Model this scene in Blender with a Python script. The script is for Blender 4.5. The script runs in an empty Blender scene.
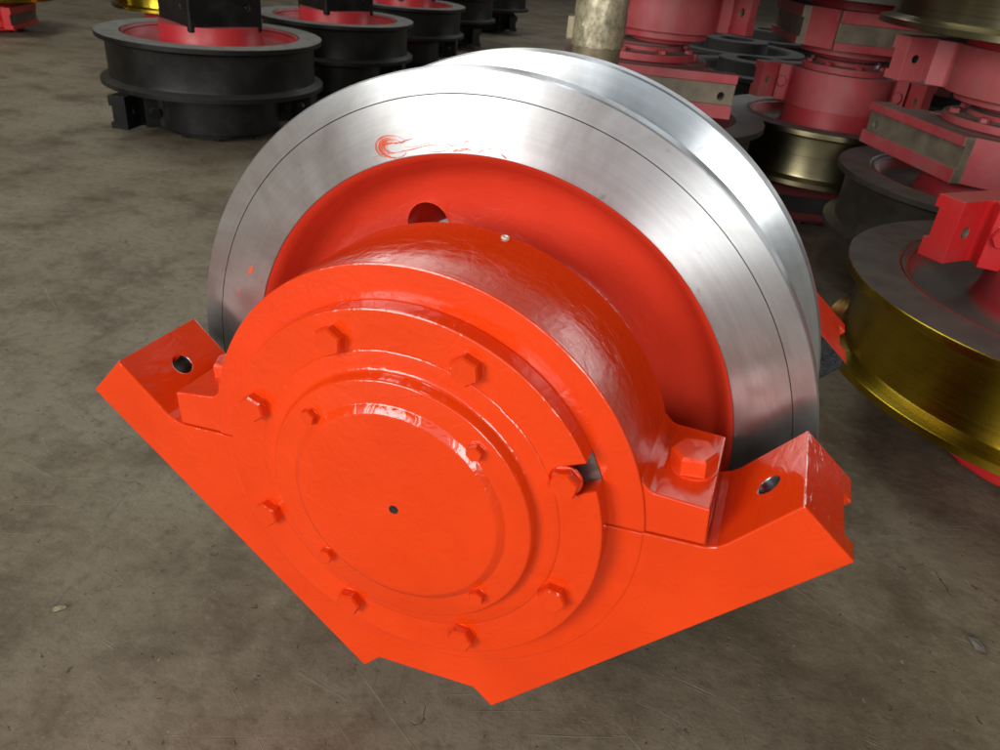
import bpy, bmesh, math, random
from mathutils import Matrix, Vector
random.seed(7)
S = bpy.context.scene
COL = S.collection
R_ = math.radians

# ------------------------------------------------------------------ camera
cam_d = bpy.data.cameras.new('camera'); cam = bpy.data.objects.new('camera', cam_d); COL.objects.link(cam)
cam_d.sensor_width = 36.0; cam_d.lens = 775.55/1000*36.0; cam_d.clip_start = 0.02; cam_d.clip_end = 200
cam_d.dof.use_dof = True; cam_d.dof.focus_distance = 0.95; cam_d.dof.aperture_fstop = 12.0
cam.matrix_world = Matrix(((0.9321401, -0.24845531, 0.26340991, 0.27431639),
                           (0.35120483, 0.44326338, -0.82472586, -0.76655863),
                           (0.08814755, 0.86127088, 0.50044228, 0.91902296),
                           (0, 0, 0, 1)))
S.camera = cam
# ------------------------------------------------------------------ world and lamps (workshop)
wd = bpy.data.worlds.new('World'); S.world = wd; wd.use_nodes = True
wd.node_tree.nodes['Background'].inputs[0].default_value = (1.0, 0.98, 0.95, 1)
wd.node_tree.nodes['Background'].inputs[1].default_value = 0.055
def area(name, loc, target, sx, sy, power, col):
    l = bpy.data.lights.new(name, 'AREA'); l.shape = 'RECTANGLE'; l.size = sx; l.size_y = sy
    l.energy = power; l.color = col
    o = bpy.data.objects.new(name, l); COL.objects.link(o); o.location = loc
    o.rotation_euler = (Vector(target)-Vector(loc)).to_track_quat('-Z', 'Y').to_euler()
    return o
area('doorway_light', (-3.2, -6.0, 2.4), (-3.2, 0.0, 1.2), 3.2, 2.8, 335, (1.0, 0.97, 0.93))
area('doorway_light', (2.6, -6.0, 2.3), (2.6, 0.0, 1.2), 1.6, 2.6, 180, (1.0, 0.98, 0.95))
area('front_fill_light', (-0.8, -7.5, 2.6), (-0.8, 0.0, 1.2), 15.0, 3.4, 210, (0.88, 0.95, 1.0))  # added broad fill, lifts the steel between the doorway lamps
area('roof_light', (-3.6, 1.6, 6.5), (-3.6, 1.6, 0), 2.0, 5.0, 135, (0.97, 1.0, 0.95))
area('roof_light', (-0.5, -2.5, 6.0), (-0.5, -2.5, 0), 0.45, 2.0, 30, (0.97, 0.99, 1.0))
area('far_window_light', (0.0, 10.5, 6.0), (0, 1, 0.4), 6.5, 2.4, 150, (0.93, 0.97, 1.0))
area('far_opening_light', (5.4, 10.0, 2.5), (0.2, 0, 0.6), 2.6, 2.6, 90, (0.95, 0.98, 1.0))
S.view_settings.view_transform = 'Standard'; S.view_settings.look = 'None'
S.view_settings.exposure = 0.0; S.view_settings.gamma = 1.0
try: S.view_settings.use_curve_mapping = False
except Exception: pass
S.render.engine = 'CYCLES'

# ------------------------------------------------------------------ materials
class NT:
    def __init__(s, name):
        s.m = bpy.data.materials.new(name); s.m.use_nodes = True; s.t = s.m.node_tree
        s.b = s.t.nodes['Principled BSDF']
    def n(s, typ, **kw):
        o = s.t.nodes.new(typ)
        for k, v in kw.items():
            if k in o.inputs.keys(): o.inputs[k].default_value = v
            else: setattr(o, k, v)
        return o
    def l(s, a, b): s.t.links.new(a, b)
    def coord(s, out='Object', scale=(1, 1, 1)):
        c = s.n('ShaderNodeTexCoord'); m = s.n('ShaderNodeMapping'); m.inputs['Scale'].default_value = scale
        s.l(c.outputs[out], m.inputs[0]); return m.outputs[0]
    def noise(s, v, scale, detail=4, rough=.6, dist=0):
        o = s.n('ShaderNodeTexNoise'); o.inputs['Scale'].default_value = scale; o.inputs['Detail'].default_value = detail
        o.inputs['Roughness'].default_value = rough; o.inputs['Distortion'].default_value = dist
        s.l(v, o.inputs['Vector']); return o.outputs['Fac']
    def ramp(s, v, stops):
        o = s.n('ShaderNodeValToRGB'); e = o.color_ramp.elements
        while len(e) < len(stops): e.new(.5)
        for el, (p, c) in zip(e, stops):
            el.position = p; el.color = (c, c, c, 1) if not isinstance(c, tuple) else (*c, 1)
        s.l(v, o.inputs[0]); return o.outputs[0]
    def mix(s, fac, a, b, mode='MIX'):
        o = s.n('ShaderNodeMix', data_type='RGBA', blend_type=mode)
        for v, i in ((fac, 0), (a, 6), (b, 7)):
            if hasattr(v, 'is_output'): s.l(v, o.inputs[i])
            elif i == 0: o.inputs[0].default_value = v
            else: o.inputs[i].default_value = (*v, 1)
        return o.outputs[2]
    def math(s, op, a, b=0.0):
        o = s.n('ShaderNodeMath', operation=op)
        for v, i in ((a, 0), (b, 1)):
            if hasattr(v, 'is_output'): s.l(v, o.inputs[i])
            else: o.inputs[i].default_value = v
        return o.outputs[0]
    def bump(s, h, strength, dist=.01, prev=None):
        o = s.n('ShaderNodeBump'); o.inputs['Strength'].default_value = strength; o.inputs['Distance'].default_value = dist
        s.l(h, o.inputs['Height'])
        if prev: s.l(prev, o.inputs['Normal'])
        return o.outputs[0]
    def set(s, **kw):
        for k, v in kw.items():
            i = s.b.inputs[k.replace('_', ' ')]
            if hasattr(v, 'is_output'): s.l(v, i)
            else: i.default_value = (*v, 1) if isinstance(v, tuple) and len(v) == 3 else v
        return s.m

def paint(name, c1, c2, rough=.2, bump=.25, dust=0.0, dustc=(.17, .155, .135), coat=0.0, polar=0.0):
    t = NT(name); v = t.coord()
    col = t.mix(t.ramp(t.noise(v, 6, 3), [(.35, 0.), (.65, 1.)]), c1, c2)
    r = t.math('ADD', t.math('MULTIPLY', t.noise(v, 14, 3), .12), rough-.06)
    if dust > 0:
        g = t.n('ShaderNodeNewGeometry'); sp = t.n('ShaderNodeSeparateXYZ'); t.l(g.outputs['Normal'], sp.inputs[0])
        up = t.ramp(sp.outputs[2], [(.45, 0.), (.9, 1.)])
        w = t.noise(v, 9, 5)
        f = t.math('MULTIPLY', t.math('ADD', t.math('MULTIPLY', up, .75), t.ramp(w, [(.5, 0.), (.75, .35)])), dust)
        col = t.mix(f, col, dustc)
        r = t.math('ADD', r, t.math('MULTIPLY', f, .45))
    v2 = t.coord(scale=(1, 1, .45))
    h = t.math('ADD', t.noise(v2, 55, 2, .5, 1.2), t.math('MULTIPLY', t.noise(v, 12, 2), 1.5))
    nb = t.bump(h, bump, .0022)
    if polar:                                        # brush strokes that follow the round castings
        sp = t.n('ShaderNodeSeparateXYZ'); t.l(v, sp.inputs[0])
        rad = t.math('SQRT', t.math('ADD', t.math('POWER', sp.outputs[0], 2.), t.math('POWER', sp.outputs[1], 2.)))
        cb = t.n('ShaderNodeCombineXYZ'); t.l(t.math('MULTIPLY', t.math('ARCTAN2', sp.outputs[1], sp.outputs[0]), 11.), cb.inputs[0])
        t.l(t.math('MULTIPLY', rad, 62.), cb.inputs[1]); t.l(t.math('MULTIPLY', sp.outputs[2], 62.), cb.inputs[2])
        nb = t.bump(t.noise(cb.outputs[0], 1.0, 5, .62, .8), polar, .0016, nb)
    return t.set(Base_Color=col, Roughness=r, Normal=nb, Coat_Weight=coat, Coat_Roughness=.06)

def steel(name, c, rough=.3, aniso=.8, dirt=.5, metal=.90):
    t = NT(name); v = t.coord()
    # turning marks: fine rings around the local Z axis
    sp = t.n('ShaderNodeSeparateXYZ'); t.l(v, sp.inputs[0])
    rad = t.math('SQRT', t.math('ADD', t.math('POWER', sp.outputs[0], 2.), t.math('POWER', sp.outputs[1], 2.)))
    cmb = t.n('ShaderNodeCombineXYZ'); t.l(rad, cmb.inputs[0]); t.l(sp.outputs[2], cmb.inputs[1])
    rings = t.noise(cmb.outputs[0], 700, 3, .8); rings2 = t.noise(cmb.outputs[0], 120, 3, .6)
    smear = t.noise(v, 5, 5, .65, .8)
    col = t.mix(t.ramp(smear, [(.42, 0.), (.72, dirt)]), c, (c[0]*.50, c[1]*.44, c[2]*.38))
    col = t.mix(t.ramp(rings2, [(.35, .16), (.55, 0.)]), col, (c[0]*.35, c[1]*.34, c[2]*.33))
    spots = t.ramp(t.noise(v, 38, 4, .7), [(.66, 0.), (.80, .55*dirt)])
    col = t.mix(spots, col, (.16, .11, .08))
    r = t.math('ADD', t.math('MULTIPLY', rings2, .14), rough-.07)
    r = t.math('ADD', r, t.math('MULTIPLY', t.ramp(smear, [(.4, 0.), (.75, 1.)]), .07))
    tg = t.n('ShaderNodeTangent', direction_type='RADIAL', axis='Z')
    t.l(tg.outputs[0], t.b.inputs['Tangent'])
    nb = t.bump(rings, .16, .0006)
    return t.set(Base_Color=col, Metallic=metal, Roughness=r, Anisotropic=aniso, Anisotropic_Rotation=.25, Normal=nb)

def plain(name, c, rough, metal=0.0, noise=.3, scale=10, bump=.0):
    t = NT(name); v = t.coord()
    col = t.mix(t.ramp(t.noise(v, scale, 5), [(.3, 0.), (.7, 1.)]), tuple(x*(1-noise) for x in c), tuple(min(1, x*(1+noise)) for x in c))
    r = t.math('ADD', t.math('MULTIPLY', t.noise(v, scale*2, 3), .2), rough-.1)
    kw = dict(Base_Color=col, Roughness=r, Metallic=metal)
    if bump: kw['Normal'] = t.bump(t.noise(v, scale*4, 4), bump, .002)
    return t.set(**kw)

M = {}
M['orange'] = paint('orange_gloss_paint', (.72, .045, .0030), (.82, .054, .0045), rough=.12, bump=.50, coat=.15)
M['orange_cap'] = paint('orange_gloss_paint_brushed', (.74, .044, .0030), (.82, .052, .0045), rough=.10, bump=.35, coat=.35, polar=.55)
M['orange_web'] = paint('orange_gloss_paint_inside', (.60, .040, .016), (.68, .050, .021), rough=.24, bump=.3, coat=.2, polar=.25)  # same orange, dulled: dust and gloss-reflection haze mixed into the base colour
M['steel'] = steel('turned_steel', (.735, .775, .80), .30, 1.0, .75)
M['smear'] = plain('smeared_orange_paint', (.72, .10, .028), .4, 0, .2, 60)
M['steel_dull'] = plain('bare_steel', (.32, .32, .32), .35, 1.0, .3, 60)
M['dark_metal'] = plain('dark_oily_metal', (.05, .05, .055), .3, .6, .5, 80, .4)
M['oily'] = plain('wet_dark_primer', (.035, .037, .04), .22, .3, .6, 90, 1.0)
M['nipple'] = plain('pale_zinc', (.70, .66, .55), .4, .3, .2, 60)
M['hole'] = plain('bored_steel', (.35, .36, .38), .3, 1.0, .3, 60)
M['red'] = paint('red_gloss_paint', (.38, .030, .040), (.42, .085, .090), rough=.45, bump=.2, dust=1.0, dustc=(.15, .128, .105))
M['red_pink'] = paint('dusty_red_paint', (.36, .055, .058), (.40, .095, .095), rough=.55, bump=.2, dust=1.1)
M['red_fresh'] = paint('bright_red_paint', (.58, .018, .020), (.64, .026, .028), rough=.3, bump=.2, dust=.5)
M['black'] = paint('black_gloss_paint', (.006, .006, .006), (.010, .010, .010), rough=.38, bump=.3, dust=.25)
M['black_tread'] = paint('black_semigloss_paint', (.0065, .0058, .0055), (.010, .009, .0085), rough=.42, bump=.3, dust=.2)
for _k in ('black_tread', 'black'): M[_k].node_tree.nodes['Principled BSDF'].inputs['Specular IOR Level'].default_value = .22
M['grey_top'] = plain('dusty_steel_face', (.20, .19, .17), .6, .2, .25, 20)
M['dark_top'] = plain('grimy_steel_face', (.10, .088, .072), .6, .2, .3, 20)
M['gold'] = steel('oiled_yellow_steel', (.48, .34, .03), .24, .8, 1.1, 1.0)
M['gold_dim'] = steel('oiled_olive_steel', (.30, .27, .16), .30, .6, .6, 1.0)
M['brown_tread'] = plain('oily_brown_steel', (.045, .037, .03), .55, .2, .4, 15)
M['pad'] = plain('unpainted_pad', (.19, .155, .11), .6, .3, .3, 18)
M['shade_dark'] = plain('shade_darkened_metal', (.020, .0175, .015), .8, 0, .4, 14)  # near-black base colour carries the shade behind and between the piles
M['dusty_web'] = paint('dusty_red_web', (.34, .02, .026), (.42, .03, .036), rough=.5, bump=.2, dust=1.25, dustc=(.085, .074, .060))
M['red_inside'] = paint('red_paint_inside', (.42, .02, .028), (.5, .03, .036), rough=.4, bump=.2, dust=.6, dustc=(.10, .085, .07))

# concrete
t = NT('concrete'); v = t.coord()
big = t.noise(v, .9, 5, .6, .2); mid = t.noise(v, 4.2, 7, .66, .1); fine = t.noise(v, 42, 5, .62); grit = t.noise(v, 230, 3, .6)
c = t.mix(t.ramp(big, [(.34, 0.), (.62, 1.)]), (0.177, 0.134, 0.085), (0.244, 0.210, 0.149))
c = t.mix(t.ramp(mid, [(.34, .9), (.52, 0.)]), c, (0.110, 0.081, 0.051))
c = t.mix(t.ramp(mid, [(.54, 0.), (.74, .55)]), c, (0.307, 0.265, 0.190))
c = t.mix(t.ramp(fine, [(.30, .55), (.48, 0.)]), c, (0.107, 0.083, 0.054))
c = t.mix(t.ramp(fine, [(.56, 0.), (.74, .40)]), c, (0.326, 0.278, 0.202))
c = t.mix(t.ramp(grit, [(.28, .45), (.42, 0.)]), c, (0.093, 0.073, 0.048))
c = t.mix(t.ramp(grit, [(.60, 0.), (.76, .35)]), c, (0.391, 0.339, 0.248))
# sparse dark pits and pale chips
def spots(scale, keep, size):
    vo = t.n('ShaderNodeTexVoronoi'); vo.inputs['Scale'].default_value = scale; vo.inputs['Randomness'].default_value = 1.0
    w_ = t.n('ShaderNodeVectorMath', operation='ADD'); nn = t.n('ShaderNodeTexNoise'); nn.inputs['Scale'].default_value = scale*1.6; nn.inputs['Detail'].default_value = 3
    sc_ = t.n('ShaderNodeVectorMath', operation='SCALE'); sc_.inputs['Scale'].default_value = 1.2/scale
    t.l(v, nn.inputs['Vector']); t.l(nn.outputs['Color'], sc_.inputs[0]); t.l(v, w_.inputs[0]); t.l(sc_.outputs[0], w_.inputs[1]); t.l(w_.outputs[0], vo.inputs['Vector'])
    d_ = t.ramp(vo.outputs['Distance'], [(size*.6, 1.), (size, 0.)])
    sp = t.n('ShaderNodeSeparateColor'); t.l(vo.outputs['Color'], sp.inputs[0])
    return t.math('MULTIPLY', d_, t.ramp(sp.outputs[0], [(keep, 0.), (keep+.01, 1.)]))
pits = t.math('MAXIMUM', spots(26, .80, .16), spots(60, .82, .18)); chips = t.math('MAXIMUM', spots(33, .90, .10), spots(85, .90, .13))
c = t.mix(t.math('MULTIPLY', pits, .55), c, (.055, .044, .032))
c = t.mix(t.math('MULTIPLY', chips, .45), c, (.52, .48, .39))
# scratches: several directions of thin stretched noise, broken up
sc_tot = None
for k, (ang, sx, sy) in enumerate(((32, 2.2, 90), (-24, 1.8, 75), (75, 2.6, 95), (8, 1.5, 70))):
    cc = t.n('ShaderNodeTexCoord'); mp = t.n('ShaderNodeMapping'); mp.inputs['Rotation'].default_value = (0, 0, R_(ang))
    mp.inputs['Location'].default_value = (k*7.3, k*3.1, 0)
    t.l(cc.outputs['Object'], mp.inputs[0])
    m2 = t.n('ShaderNodeMapping'); m2.inputs['Scale'].default_value = (sx, sy, 1); t.l(mp.outputs[0], m2.inputs[0])
    s_ = t.ramp(t.noise(m2.outputs[0], 1.0, 3, .6, .8), [(.640, 0.), (.665, 1.), (.70, .15)])
    brk = t.ramp(t.noise(v, 2.3+k*.7, 3), [(.50, 0.), (.60, 1.)])
    s_ = t.math('MULTIPLY', s_, brk)
    sc_tot = s_ if sc_tot is None else t.math('MAXIMUM', sc_tot, s_)
c = t.mix(t.math('MULTIPLY', sc_tot, .34), c, (.42, .38, .31))
# cracks / gouges
cc = t.n('ShaderNodeTexVoronoi', feature='DISTANCE_TO_EDGE'); cc.inputs['Scale'].default_value = 2.6
wv = t.n('ShaderNodeVectorMath', operation='ADD'); nz = t.n('ShaderNodeTexNoise'); nz.inputs['Scale'].default_value = 6; nz.inputs['Detail'].default_value = 5
t.l(v, nz.inputs['Vector']); t.l(v, wv.inputs[0]); t.l(nz.outputs['Color'], wv.inputs[1]); t.l(wv.outputs[0], cc.inputs['Vector'])
crack = t.math('MULTIPLY', t.ramp(cc.outputs['Distance'], [(.0, 1.), (.012, 0.)]), t.ramp(t.noise(v, 3.1, 3), [(.63, 0.), (.70, 1.)]))
c = t.mix(t.math('MULTIPLY', crack, .45), c, (.035, .03, .025))
redm = t.math('MULTIPLY', t.ramp(t.noise(v, 9, 4, .7), [(.66, 0.), (.72, 1.)]), t.ramp(t.noise(v, 1.6, 2), [(.5, 0.), (.6, 1.)]))
c = t.mix(t.math('MULTIPLY', redm, .45), c, (.17, .03, .025))
h = t.math('ADD', t.math('MULTIPLY', mid, .8), t.math('MULTIPLY', fine, .22)); h = t.math('SUBTRACT', h, t.math('MULTIPLY', pits, .12)); h = t.math('ADD', h, t.math('MULTIPLY', chips, .08)); h = t.math('SUBTRACT', h, t.math('MULTIPLY', crack, .5)); h = t.math('ADD', h, t.math('MULTIPLY', sc_tot, .15))
h = t.math('ADD', h, t.math('MULTIPLY', grit, .05))
M['concrete'] = t.set(Base_Color=c, Roughness=t.math('ADD', t.math('MULTIPLY', mid, .25), .52), Normal=t.bump(h, .8, .008), Specular_IOR_Level=.35)

# ------------------------------------------------------------------ mesh helpers
def finish(bm, name, mats, smooth=35):
    bmesh.ops.recalc_face_normals(bm, faces=bm.faces)
    me = bpy.data.meshes.new(name); bm.to_mesh(me); bm.free()
    for m in mats: me.materials.append(M[m] if isinstance(m, str) else m)
    if smooth:
        for p in me.polygons: p.use_smooth = True
        me.set_sharp_from_angle(angle=R_(smooth))
    return me
def link(name, me, parent=None, mat=None):
    o = bpy.data.objects.new(name, me); COL.objects.link(o)
    if parent: o.parent = parent
    if mat: set_mat(o, mat)
    return o
def set_mat(o, mats):
    if isinstance(mats, str): mats = [mats]*max(1, len(o.material_slots))
    for s, m in zip(o.material_slots, mats):
        s.link = 'OBJECT'; s.material = M[m]
def bevel(o, w, seg=2):
    b = o.modifiers.new('bevel', 'BEVEL'); b.width = w; b.segments = seg; b.limit_method = 'ANGLE'; b.angle_limit = R_(40)
    b.harden_normals = False; return o
def lathe_bm(bm, prof, seg=96, closed=True, mats=None):
    rings = []
    for r, w in prof:
        if r < 1e-6: rings.append([bm.verts.new((0, 0, w))])
        else: rings.append([bm.verts.new((r*math.cos(2*math.pi*k/seg), r*math.sin(2*math.pi*k/seg), w)) for k in range(seg)])
    n = len(prof)
    for i in range(n if closed else n-1):
        a, b = rings[i], rings[(i+1) % n]
        for k in range(seg):
            k2 = (k+1) % seg
            if len(a) == 1 and len(b) == 1: continue
            if len(a) == 1: f = bm.faces.new((a[0], b[k2], b[k]))
            elif len(b) == 1: f = bm.faces.new((a[k], a[k2], b[0]))
            else: f = bm.faces.new((a[k], a[k2], b[k2], b[k]))
            if mats: f.material_index = mats[i]
def prism_bm(bm, pts, w0, w1):
    a = [bm.verts.new((x, y, w0)) for x, y in pts]; b = [bm.verts.new((x, y, w1)) for x, y in pts]
    bm.faces.new(a[::-1]); bm.faces.new(b); n = len(pts)
    for i in range(n): bm.faces.new((a[i], a[(i+1) % n], b[(i+1) % n], b[i]))
def cut(me_target, cutters, name, smooth=35, slots=1):
    """boolean away the cutter meshes and return the plain result"""
    o = bpy.data.objects.new('tmp', me_target); COL.objects.link(o); tmp = [o]
    for cm, mw in cutters:
        c = bpy.data.objects.new('tmpcut', cm); COL.objects.link(c); c.matrix_world = mw; tmp.append(c)
        b = o.modifiers.new('b', 'BOOLEAN'); b.operation = 'DIFFERENCE'; b.object = c; b.solver = 'EXACT'
    bpy.context.view_layer.update()
    dg = bpy.context.evaluated_depsgraph_get()
    me = bpy.data.meshes.new_from_object(o.evaluated_get(dg)); me.name = name
    for q in tmp: bpy.data.objects.remove(q)
    if smooth:
        for p in me.polygons: p.use_smooth = True
        me.set_sharp_from_angle(angle=R_(smooth))
    return me
def cyl_mesh(r, h, seg=40, mat='orange'):
    bm = bmesh.new(); lathe_bm(bm, [(0, -h/2), (r, -h/2), (r, h/2), (0, h/2)], seg, False); return finish(bm, 'cutcyl', [mat])
def hexbolt_mesh(af, h, name='hex_bolt', mat='orange', washer=True):
    """hexagon head with a turned chamfer; base at z=0"""
    bm = bmesh.new(); rc = af/math.sqrt(3)
    def ring(r, z, n=6): return [bm.verts.new((r*math.cos(math.pi/3*k), r*math.sin(math.pi/3*k), z)) for k in range(n)]
    a = ring(rc, 0); b = ring(rc, h*.84); c = ring(rc*.88, h)
    for p, q in ((a, b), (b, c)):
        for k in range(6): bm.faces.new((p[k], p[(k+1) % 6], q[(k+1) % 6], q[k]))
    bm.faces.new(c); bm.faces.new(a[::-1])
    if washer: lathe_bm(bm, [(0, -.001), (af*.60, -.001), (af*.60, h*.10), (af*.5, h*.13), (0, h*.13)], 28, False)
    return finish(bm, name, [mat], 25)
def arc(r, a0, a1, n): return [(r*math.cos(R_(a0+(a1-a0)*k/n)), r*math.sin(R_(a0+(a1-a0)*k/n))) for k in range(n+1)]

# ------------------------------------------------------------------ shared meshes of a crane wheel set (local Z = axle)
HW = .10                                            # half width over the flanges
def rim_mesh(seg=192):
    fr = [(.3106, HW-.001), (.3116, HW), (.3711, HW), (.3714, HW-.0012), (.3719, HW-.0012), (.3722, HW), (.3960, HW), (.3975, HW-.0015),
          (.3975, HW-.020), (.3955, HW-.0225), (.366, HW-.032), (.358, HW-.0355), (.353, HW-.042), (.351, HW-.052)]
    bk = [(r, -w) for r, w in fr[::-1]]
    prof = fr + bk + [(.3107, -HW+.03), (.3107, HW-.03)]
    n = len(prof); mats = []
    for i in range(n):
        w0, w1 = prof[i][1], prof[(i+1) % n][1]
        mats.append(2 if (.3705 < prof[i][0] < .3721) and w0 > .05 and prof[(i+1) % n][0] < .3730 and prof[(i+1) % n][0] > .3705 else 0 if min(abs(w0), abs(w1)) > HW-.0012 else 1)
    bm = bmesh.new(); lathe_bm(bm, prof, seg, True, mats); return finish(bm, 'rim', ['steel', 'steel', 'brown_tread'], 30)
def rim_bg_mesh(seg=128):
    fr = [(.316, HW-.001), (.3170, HW), (.3985, HW), (.4, HW-.0015), (.4, HW-.018), (.3985, HW-.0195), (.376, HW-.026), (.371, HW-.030), (.369, HW-.040)]
    bk = [(r, -w) for r, w in fr[::-1]]
    prof = fr + bk + [(.300, -HW+.012), (.300, HW-.012)]
    n = len(prof)
    mats = [0 if min(abs(prof[i][1]), abs(prof[(i+1) % n][1])) > HW-.0012 else 1 for i in range(n)]
    bm = bmesh.new(); lathe_bm(bm, prof, seg, True, mats); return finish(bm, 'rim', ['dark_top', 'gold'], 30)
def web_mesh():
    fr = [(.3108, .0985), (.306, .0955), (.300, .086), (.2915, .066), (.284, .056), (.272, .049), (.255, .046), (.215, .047), (.200, .052), (.190, .062), (.184, .08), (.182, .142)]
    prof = fr + [(.10, .145), (.10, -.145)] + [(r, -w) for r, w in fr[::-1]]
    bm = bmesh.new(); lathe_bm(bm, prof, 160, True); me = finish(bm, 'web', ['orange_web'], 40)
    cu = []
    for k in range(3):
        a = R_(110.5+120*k); cu.append((cyl_mesh(.0275, .4, 40, 'orange_web'), Matrix.Translation((.224*math.cos(a), .224*math.sin(a), 0))))
    return cut(me, cu, 'web', 40)
W0, W1 = .136, .268                                 # housing depth range along the axle
def housing_mesh():
    half = [(.4308, .0275), (.3800, .0760), (.3225, .0155), (.3140, .0095), (.3040, .0058)]
    pts = half + [(-x, y) for x, y in half[::-1]]
    pts += [(-.0877, -.3120), (-.0645, -.2885), (.0645, -.2885), (.0877, -.3120)]
    bm = bmesh.new(); prism_bm(bm, pts, W0, W1); me = finish(bm, 'bearing_housing', ['orange', 'hole'], 0)
    cu = []
    for s in (1, -1):
        # relief groove in the 45 degree mounting face
        c = Vector((s*(.4285+.0877)/2, (.0305-.3080)/2, .209)); n = Vector((s*.7071, -.7071, 0)); d = Vector((.7071, s*.7071, 0))
        bm = bmesh.new(); bmesh.ops.create_cube(bm, size=1); cm = finish(bm, 'c', ['orange'], 0)
        mw = Matrix.Translation(c) @ Matrix(((d.x, n.x, 0, 0), (d.y, n.y, 0, 0), (0, 0, 1, 0), (0, 0, 0, 1))) @ Matrix.Diagonal((.7, .016, .064, 1))
        cu.append((cm, mw))
        # bolt hole through the arm
        h = Vector((s*.3508, .0452, .201)); q = Vector((s*-.7071, .7071, 0)).to_track_quat('Z', 'Y').to_matrix().to_4x4()
        cu.append((cyl_mesh(.0125, .5, 32, 'hole'), Matrix.Translation(h) @ q))
    me = cut(me, cu, 'bearing_housing', 0)
    bm = bmesh.new(); bm.from_mesh(me)
    prism_bm(bm, [(-.246, .0055)]+[(.246*math.cos(R_(a)), .246*math.sin(R_(a))-.0005) for a in range(-179, 0, 2)]+[(.246, .0055)], W1-.004, W1+.0010)
    for f in bm.faces:                              # floor of the relief grooves gets its own slot
        c = f.calc_center_median(); f.normal_update(); d_ = (abs(c.x)-c.y)*.7071
        if f.normal.y < -.6 and abs(f.normal.x) > .6 and .175 < c.z < .245: f.material_index = 2
        if f.normal.z < -.9 and c.z < W0+.001: f.material_index = 3
    me2 = finish(bm, 'bearing_housing', ['orange', 'hole', 'pad', 'oily'], 0)
    return me2
def cap_mesh():
    g = .0082
    right = [(.3036, g), (.3030, .0500), (.2520, .0545), (.2465, .0570)]
    a0 = 15.5
    pts = right + arc(.247, a0, 180-a0, 72) + [(-x, y) for x, y in right[::-1]]
    bm = bmesh.new(); prism_bm(bm, pts, W0, W1)
    prism_bm(bm, arc(.247, 2, 178, 88), W1-.004, W1+.0030)
    return finish(bm, 'bearing_cap', ['orange'], 0)
NOTCH = (17.0, 25.0)
def cover_mesh():
    pts = []
    rr = .2110
    a = NOTCH[1]
    while a < 360+NOTCH[0]:
        pts.append((rr*math.cos(R_(a)), rr*math.sin(R_(a)))); a += 2.2
    pts.append((rr*math.cos(R_(NOTCH[0])), rr*math.sin(R_(NOTCH[0]))))
    ca, sa = math.cos(R_(20.5)), math.sin(R_(20.5))
    for k in range(0, 13):                          # slot that runs in to the bolt and rounds it
        th = R_(-90-180*k/12)
        lx, ly = .1845+.0165*math.cos(th), .0165*math.sin(th)
        pts.append((lx*ca-ly*sa, lx*sa+ly*ca))
    bm = bmesh.new(); prism_bm(bm, pts, W1+.0032, .2937); return finish(bm, 'cover_plate', ['orange'], 0)
def boss_mesh():
    prof = [(0, .286), (.1700, .286), (.1700, .2936), (.1690, .2946), (.1672, .2952), (.1545, .2953), (.1505, .2957), (.1478, .2970), (.1464, .2990), (.1456, .3075), (.1440, .3092), (.1425, .3096), (.1205, .3096),
            (.1192, .3099), (.1183, .3106), (.1120, .3146), (.1108, .3152), (.1090, .3155), (0, .3155)]
    bm = bmesh.new(); lathe_bm(bm, prof, 160, False); return finish(bm, 'cover_boss', ['orange'], 38)
ME = {}
ME['rim'] = rim_mesh(); ME['rim_bg'] = rim_bg_mesh(); ME['web'] = web_mesh(); ME['housing'] = housing_mesh(); ME['cap'] = cap_mesh()
ME['cover'] = cover_mesh(); ME['boss'] = boss_mesh()
ME['bolt'] = hexbolt_mesh(.0265, .0135, 'cover_bolt'); ME['small'] = hexbolt_mesh(.0150, .0090, 'small_bolt')
ME['capbolt'] = hexbolt_mesh(.0400, .0220, 'cap_bolt')
bm = bmesh.new(); lathe_bm(bm, [(0, 0), (.0050, 0), (.0050, .0006), (.0034, .0006), (.0030, -.0008), (.0012, -.0008), (0, .0008)], 20, False); ME['plug'] = finish(bm, 'centre_plug', ['dark_metal'], 30)
bm = bmesh.new(); lathe_bm(bm, [(0, -.3), (.098, -.3), (.098, .3), (0, .3)], 64, False); ME['axle'] = finish(bm, 'axle', ['steel_dull'], 30)
bm = bmesh.new(); prism_bm(bm, [(.188, -.016), (.2105, -.0165), (.2105, .0165), (.188, .016)], W1+.003, W1+.0050); ME['shim'] = finish(bm, 'shim', ['steel_dull'], 0)

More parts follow.
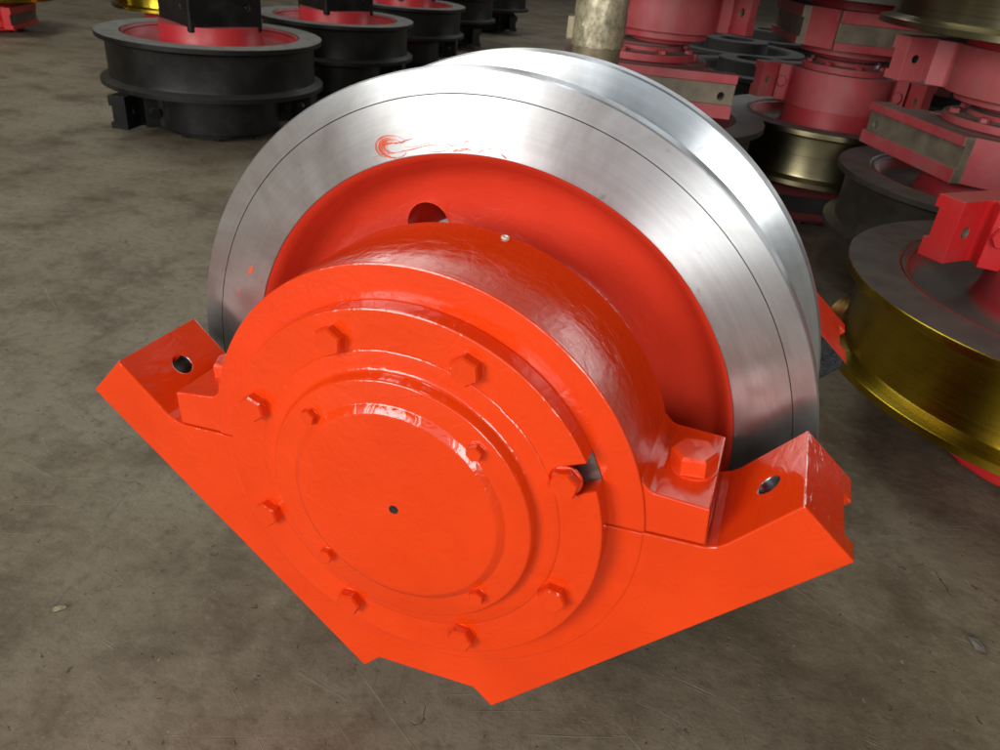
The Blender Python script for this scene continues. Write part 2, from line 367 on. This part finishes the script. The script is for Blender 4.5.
def add_housing(parent, T, mats, detail=2, name='bearing_housing'):
    """bearing housing under `parent`; T is its matrix in the parent's frame. mats: housing, cap, cover, holes"""
    h = link(name, ME['housing'], parent); h.matrix_local = T; set_mat(h, [mats[0], mats[3], mats[4] if len(mats) > 4 else mats[0], mats[5] if len(mats) > 5 else mats[0]]); bevel(h, .0018)
    c = link('bearing_cap', ME['cap'], h, mats[1]); bevel(c, .0018)
    k = link('cover_plate', ME['cover'], h, mats[2]); bevel(k, .0018)
    b = link('cover_boss', ME['boss'], h, mats[2])
    if detail >= 1:
        for s in (1, -1):
            q = link('cap_bolt', ME['capbolt'], h, mats[1]); q.location = ((.2785, .0515, .208) if s > 0 else (-.2680, .0480, .206)); q.rotation_euler = (R_(-90), 0, 0)
            q.rotation_mode = 'XYZ'; q.rotation_euler = (R_(-90), R_(5*s), 0)
        rb = random.Random(3)
        for i in range(8):
            a = R_(20.5+45*i); q = link('cover_bolt', ME['bolt'], h, mats[2]); q.location = (.1837*math.cos(a), .1837*math.sin(a), .2930); q.rotation_euler = (0, 0, rb.uniform(0, 1.05))
            if i == 0: q.location.z -= .003
    if detail >= 2:
        for i in range(4):
            a = R_(45+90*i); q = link('small_bolt', ME['small'], h, mats[2]); q.location = (.1268*math.cos(a), .1268*math.sin(a), .3094); q.rotation_euler = (0, 0, rb.uniform(0, 1.05))
        q = link('centre_plug', ME['plug'], h); q.location = (0, 0, .3156)
        q = link('shim', ME['shim'], h); q.rotation_euler = (0, 0, R_(20.9))
    return h

def thing(name, label, cat, loc=(0, 0, 0), rotz=0.0, group=None, scale=1.0):
    o = bpy.data.objects.new(name, None); COL.objects.link(o); o.empty_display_size = .1
    o.location = loc; o.rotation_euler = (0, 0, rotz); o.scale = (scale,)*3
    o['label'] = label; o['category'] = cat
    if group: o['group'] = group
    return o

# ------------------------------------------------------------------ floor
bm = bmesh.new(); vs = [bm.verts.new(p) for p in ((-30, -8, 0), (26, -8, 0), (26, 40, 0), (-30, 40, 0))]; bm.faces.new(vs)
fl = link('floor', finish(bm, 'floor', ['concrete'], 0)); fl['kind'] = 'structure'

# ------------------------------------------------------------------ the orange wheel set in front
main = thing('crane_wheel_set', 'glossy orange crane wheel set with polished steel double-flanged rim standing upright in front', 'crane wheel')
ca, sa = math.cos(R_(5.1)), math.sin(R_(5.1))
TM = Matrix(((ca, -sa, 0, 0), (0, 0, -1, HW), (sa, ca, 0, .3976), (0, 0, 0, 1)))
wheel = link('wheel', ME['rim'], main); wheel.matrix_local = TM
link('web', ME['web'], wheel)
ax = link('axle', ME['axle'], main); ax.matrix_local = TM
om = ('orange', 'orange_cap', 'orange', 'hole', 'orange', 'oily')
hf = add_housing(main, TM, om, 2); hf['label'] = 'front bearing housing facing the camera'
hr = add_housing(main, TM @ Matrix.Rotation(math.pi, 4, 'Y'), om, 1); hr['label'] = 'rear bearing housing behind the wheel'
# grease nipple on the cap
bm = bmesh.new(); lathe_bm(bm, [(0, -.01), (.0046, -.01), (.0046, .0006), (.0040, .0016), (.0030, .0016), (.0024, .0002), (0, .0002)], 20, False)
gp = link('grease_nipple', finish(bm, 'grease_nipple', ['nipple'], 30), hf)
a = R_(58.3+18.5); gp.matrix_local = Matrix.Translation((.2475*math.cos(a), .2475*math.sin(a), .146)) @ Vector((math.cos(a), math.sin(a), 0)).to_track_quat('Z', 'Y').to_matrix().to_4x4()
# smears of orange paint on the polished face
def smear(strokes, name):
    bm = bmesh.new()
    for ks, (pts, wd_) in enumerate(strokes):
        n = len(pts); L = []; Rr = []; zz = HW+.00025+.000012*ks
        for i, (x, y) in enumerate(pts):
            x0, y0 = pts[max(0, i-1)]; x1, y1 = pts[min(n-1, i+1)]; dx, dy = x1-x0, y1-y0; d = math.hypot(dx, dy) or 1
            w_ = wd_*(1-abs(2*i/(n-1)-1)**3)*.5*random.uniform(.6, 1.2)+.00012
            L.append(bm.verts.new((x-dy/d*w_, y+dx/d*w_, zz))); Rr.append(bm.verts.new((x+dy/d*w_, y-dx/d*w_, zz)))
        for i in range(n-1): bm.faces.new((L[i], L[i+1], Rr[i+1], Rr[i]))
    return finish(bm, name, ['smear'], 0)
def pol(r, a): a = R_(a+18.5); return (r*math.cos(a), r*math.sin(a))
st = []
cx_, cy_ = pol(.3235, 88.0)
for k in range(20):                                  # swirl
    r0 = random.uniform(.005, .0165); a0 = random.uniform(20, 150); sp_ = random.uniform(60, 210)
    st.append(([(cx_+1.35*r0*math.cos(R_(a0+sp_*i/10+18)), cy_+.85*r0*math.sin(R_(a0+sp_*i/10+18))) for i in range(11)], random.uniform(.0002, .0010)))
for k in range(14):                                  # sweeping scratches of paint
    r0 = random.uniform(.3125, .331); a0 = random.uniform(66, 88); sp_ = random.uniform(1.0, 8)
    st.append(([pol(r0+.0012*math.sin(i*.5+k), a0+sp_*i/10) for i in range(11)], random.uniform(.0001, .0006)))
for r0, a0, sp_, w_ in ((.335, 135.6, 2.6, .0045), (.345, 143, 1.6, .0015), (.3125, 64, 1.4, .0014)):
    st.append(([pol(r0+(.004*i/10 if k else 0), a0+sp_*i/10) for i in range(11)], w_))
link('paint_smear', smear(st, 'paint_smear'), wheel)['kind'] = 'stuff'

# ------------------------------------------------------------------ wheel sets lying behind, axle upright
def block_mesh():
    """square block housing: body, foot flange, stepped lid"""
    def rr(a, b, c): return [(a-c, -b), (a, -b+c), (a, b-c), (a-c, b), (-a+c, b), (-a, b-c), (-a, -b+c), (-a+c, -b)]
    bm = bmesh.new(); prism_bm(bm, rr(.150, .150, .006), .122, .300); me = finish(bm, 'block', ['black', 'dark_metal'], 0)
    cu = []
    for k in range(4):
        q = Matrix.Rotation(math.pi/2*k, 4, 'Z') @ Matrix.Translation((.15, .085, .215)) @ Matrix.Rotation(math.pi/2, 4, 'Y')
        cu.append((cyl_mesh(.014, .06, 24, 'dark_metal'), q))
    me = cut(me, cu, 'block_housing', 0)
    bm = bmesh.new(); bm.from_mesh(me); lathe_bm(bm, [(0, .108), (.140, .108), (.140, .123), (0, .123)], 48, False)
    return finish(bm, 'block_housing', ['black', 'dark_metal'], 0)
ME['block'] = block_mesh()
bm = bmesh.new(); lathe_bm(bm, [(0, .3), (.13, .3), (.13, .322), (.10, .326), (0, .326)], 48, False); ME['lid'] = finish(bm, 'lid', ['black'], 30)
bm = bmesh.new(); lathe_bm(bm, [(0, .3135), (.150, .3135), (.150, .336), (.1465, .3365), (.1465, .3385), (.150, .339), (.150, .3592), (.148, .3602), (0, .3602)], 64, False); ME['ring'] = finish(bm, 'hub_ring', ['red'], 30)
RZ = lambda a: Matrix.Rotation(R_(a), 4, 'Z')
FLIP = Matrix.Rotation(math.pi, 4, 'Y')
def lying(label, loc, yt, yb, rim, tread, web, top, bottom, rs=1.0, hs=1.0, sz=1.0, z=0.0, detail=1, group=None, rings=(False, False), block=False, dxy=(0, 0)):
    r = thing('crane_wheel_set', label, 'crane wheel', (loc[0], loc[1], z), 0, group)
    off = (.3142+(.046 if rings[1] else 0))*sz
    up = Matrix.Translation((0, 0, off))
    w = link('wheel', ME['rim_bg'], r); w.matrix_local = up @ Matrix.Diagonal((rs, rs, sz, 1)); set_mat(w, [rim, tread])
    link('web', ME['web'], w, web)
    D = Matrix.Diagonal((hs, hs, sz, 1))
    if top:
        if block:
            h = link('block_housing', ME['block'], r); h.matrix_local = up @ RZ(yt) @ D; set_mat(h, [top[0], 'dark_metal']); bevel(h, .004)
            link('lid', ME['lid'], h, top[0])
            for sx in (-1, 1):
                for k in (-1, 0, 1):
                    for ang in (0, 90):
                        q = link('foot_bolt', ME['small'], h, top[0]); p = RZ(ang) @ Vector((sx*.128, k*.105, .122)); q.location = p; q.rotation_euler = (math.pi, 0, 0); q.scale = (1.3, 1.3, 1.1)
        else: add_housing(r, up @ RZ(yt) @ D, top, detail)
    if bottom: add_housing(r, up @ RZ(yb) @ FLIP @ D, bottom, detail)
    if rings[0]: q = link('hub_ring', ME['ring'], r, top[0] if top else 'red'); q.matrix_local = up @ D
    if rings[1]: q = link('hub_ring', ME['ring'], r, bottom[0]); q.matrix_local = up @ FLIP @ D
    return r
BLK = ('black', 'black', 'black', 'dark_metal')
RED = ('red', 'red', 'red', 'pad', 'pad')
PNK = ('red_pink', 'red_pink', 'red_pink', 'dark_metal', 'pad')
FRS = ('red_fresh', 'red_fresh', 'red_fresh', 'pad', 'pad')
M['dim_red'] = paint('shade_darkened_red', (.12, .016, .018), (.15, .022, .024), rough=.6, bump=.2, dust=.7, dustc=(.05, .044, .038))  # red darkened so the shade under the piles sits in the paint
DRK = ('dim_red', 'dim_red', 'dim_red', 'dark_metal', 'shade_dark')
LH = .6284
g = 'black wheel sets on the left'
kw = dict(block=True, group=g)
lying('black wheel set with red web lying alone on open floor, nearest black one', (-2.10, 2.17), 62, 235, 'grey_top', 'black_tread', 'red_inside', BLK, BLK, 1.14, 1.05, 1.0, detail=2, **kw)
lying('black wheel set with red web right behind the nearest black one', (-2.20, 3.34), 62, 235, 'grey_top', 'black_tread', 'red_inside', BLK, BLK, 1.07, 1.0, .97, **kw)
lying('third black wheel set in the left row, grey-topped, red web partly in view', (-2.38, 4.55), 62, 235, 'grey_top', 'black_tread', 'red_inside', BLK, BLK, 1.04, 1.0, .97, **kw)
lying('fourth wheel set in the left row, brownish black, behind the steel rim', (-2.60, 5.75), 50, 160, 'dark_top', 'black_tread', 'red_inside', BLK, BLK, 1.04, 1.0, .97, **kw)
lying('farthest black wheel set of the left row at the top edge', (-2.75, 7.05), 50, 160, 'dark_top', 'black_tread', 'red_inside', BLK, BLK, 1.04, 1.0, .97, **kw)
g2 = 'brass wheels at the far left'
lying('brass-yellow wheel on red foot cut by the left top corner', (-4.88, 3.42), 20, 160, 'gold', 'gold', 'red_inside', FRS, FRS, 1.0, .8, 1.0, group=g2)
lying('brass-yellow wheel seen above the rim of the nearest black wheel', (-3.92, 4.05), 20, 160, 'gold', 'gold', 'red_inside', FRS, FRS, 1.0, .8, 1.0, group=g2)
g3 = 'red wheel sets piled on the right'
lying('large gold-treaded wheel with dusty grey flange lying at the right edge', (.944, .953), 180, 95, 'dark_top', 'gold', 'dusty_web', FRS, FRS, 1.20, .834, .936, detail=2, group=g3)
s3 = (.894, 1.888, .935); s2 = (.43, 2.58, .96); s1 = (-.245, 2.040, 1.0)
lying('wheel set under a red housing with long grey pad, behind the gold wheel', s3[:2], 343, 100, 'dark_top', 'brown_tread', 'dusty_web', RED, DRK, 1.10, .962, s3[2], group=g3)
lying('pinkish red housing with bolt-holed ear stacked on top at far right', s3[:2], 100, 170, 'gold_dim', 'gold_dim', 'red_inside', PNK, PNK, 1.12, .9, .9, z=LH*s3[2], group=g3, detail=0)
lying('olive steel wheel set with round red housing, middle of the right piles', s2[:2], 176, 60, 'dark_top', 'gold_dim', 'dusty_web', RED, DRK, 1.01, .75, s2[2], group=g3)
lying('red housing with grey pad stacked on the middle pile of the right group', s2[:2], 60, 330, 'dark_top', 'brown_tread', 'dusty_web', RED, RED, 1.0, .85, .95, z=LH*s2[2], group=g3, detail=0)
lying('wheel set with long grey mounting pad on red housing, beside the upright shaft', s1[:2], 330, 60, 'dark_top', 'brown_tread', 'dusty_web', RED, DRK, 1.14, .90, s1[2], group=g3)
lying('round red housing stacked on the pile beside the upright shaft', (s1[0]+.06, s1[1]+.02), 198, 198, 'dark_top', 'brown_tread', 'dusty_web', PNK, RED, 1.1, .68, 1.0, z=LH*s1[2], group=g3, detail=0)
g4 = 'shade-darkened wheels at the back'
for k, (x, y, lab) in enumerate(((.06, 3.52, 'shade-darkened wheel on the floor in the gap between the red piles, nearest there'),
                                 (-.12, 4.40, 'shade-darkened wheel one row farther back in the gap between the red piles'),
                                 (.02, 5.35, 'dark wheel farthest back in the gap between the red piles'),
                                 (.78, 4.15, 'dark wheel in shade behind the middle red pile'),
                                 (1.35, 2.75, 'dark wheel in shade behind the pile at the far right'))):
    lying(lab, (x, y), 30+50*k, 80, 'shade_dark', 'shade_dark', 'shade_dark', None, DRK, 1.0, .85, 1.0, group=g4, detail=0)
lying('shaded dark red wheel set with dim pad behind the middle red pile', (.95, 3.40), 335, 80, 'shade_dark', 'shade_dark', 'shade_dark', DRK, DRK, 1.0, .9, 1.0, group=g4, detail=0)

M['bronze'] = plain('dull_bronze', (.33, .28, .18), .45, .55, .25, 25)
# upright shaft with a crumpled film wrap
sh = thing('upright_shaft', 'dull bronze-coloured round shaft standing upright, top wrapped in crumpled film', 'shaft', (-.245, 1.405, 0))
sh.scale = (.80, .80, 1.0)
bm = bmesh.new(); lathe_bm(bm, [(0, 0), (.120, 0), (.120, .03), (.082, .034), (.080, .05), (.080, .655), (.0815, .660), (.0815, .95), (.078, .955), (0, .955)], 64, False)
link('shaft_body', finish(bm, 'shaft_body', ['bronze'], 30), sh)
bm = bmesh.new(); rr_ = random.Random(5); seg = 56; rows = 16; vv = []
for j in range(rows+1):
    z_ = .665+.27*j/rows
    vv.append([bm.verts.new(((.0845+rr_.uniform(-.0012, .0026))*math.cos(2*math.pi*k/seg), (.0845+rr_.uniform(-.0012, .0026))*math.sin(2*math.pi*k/seg), z_+rr_.uniform(-.003, .003))) for k in range(seg)])
for j in range(rows):
    for k in range(seg): bm.faces.new((vv[j][k], vv[j][(k+1) % seg], vv[j+1][(k+1) % seg], vv[j+1][k]))
M['film'] = plain('crumpled_film', (.45, .40, .27), .30, .45, .45, 45)
link('film_wrap', finish(bm, 'film_wrap', ['film'], 20), sh)
bm = bmesh.new(); prism_bm(bm, [(-.016, -.03), (.016, -.03), (.016, .03), (-.016, .03)], -.03, .03); lg = link('lug', finish(bm, 'lug', ['bronze'], 0), sh); lg.location = (-.093, .01, .70); lg.rotation_euler = (0, 0, R_(10)); bevel(lg, .006)

# ------------------------------------------------------------------ litter on the floor
def chip(name, label, loc, r, flat, mat, seed):
    rn = random.Random(seed); bm = bmesh.new(); bmesh.ops.create_icosphere(bm, subdivisions=2, radius=1)
    for v_ in bm.verts:
        k = rn.uniform(.72, 1.2); v_.co = Vector((v_.co.x*r*1.6*k, v_.co.y*r*.7*k, v_.co.z*r*flat*k))
    zmin = min(v_.co.z for v_ in bm.verts)
    for v_ in bm.verts: v_.co.z -= zmin*.8
    o = link(name, finish(bm, name, [mat], 0)); o.location = loc; o.rotation_euler = (0, 0, rn.uniform(0, 6.28)); o['label'] = label; o['category'] = 'chip'; return o
M['tan'] = plain('tan_chip', (.30, .25, .15), .7, 0, .3, 60)
M['stone'] = plain('stone_chip', (.13, .115, .095), .8, 0, .4, 60)
chip('wood_chip', 'tiny tan chip lying on bare concrete at lower left', (-.54, -.21, 0), .006, .5, 'tan', 1)
chip('stone_chip', 'small grey stone chip on the concrete at lower right', (.76, .32, 0), .012, .45, 'stone', 2)
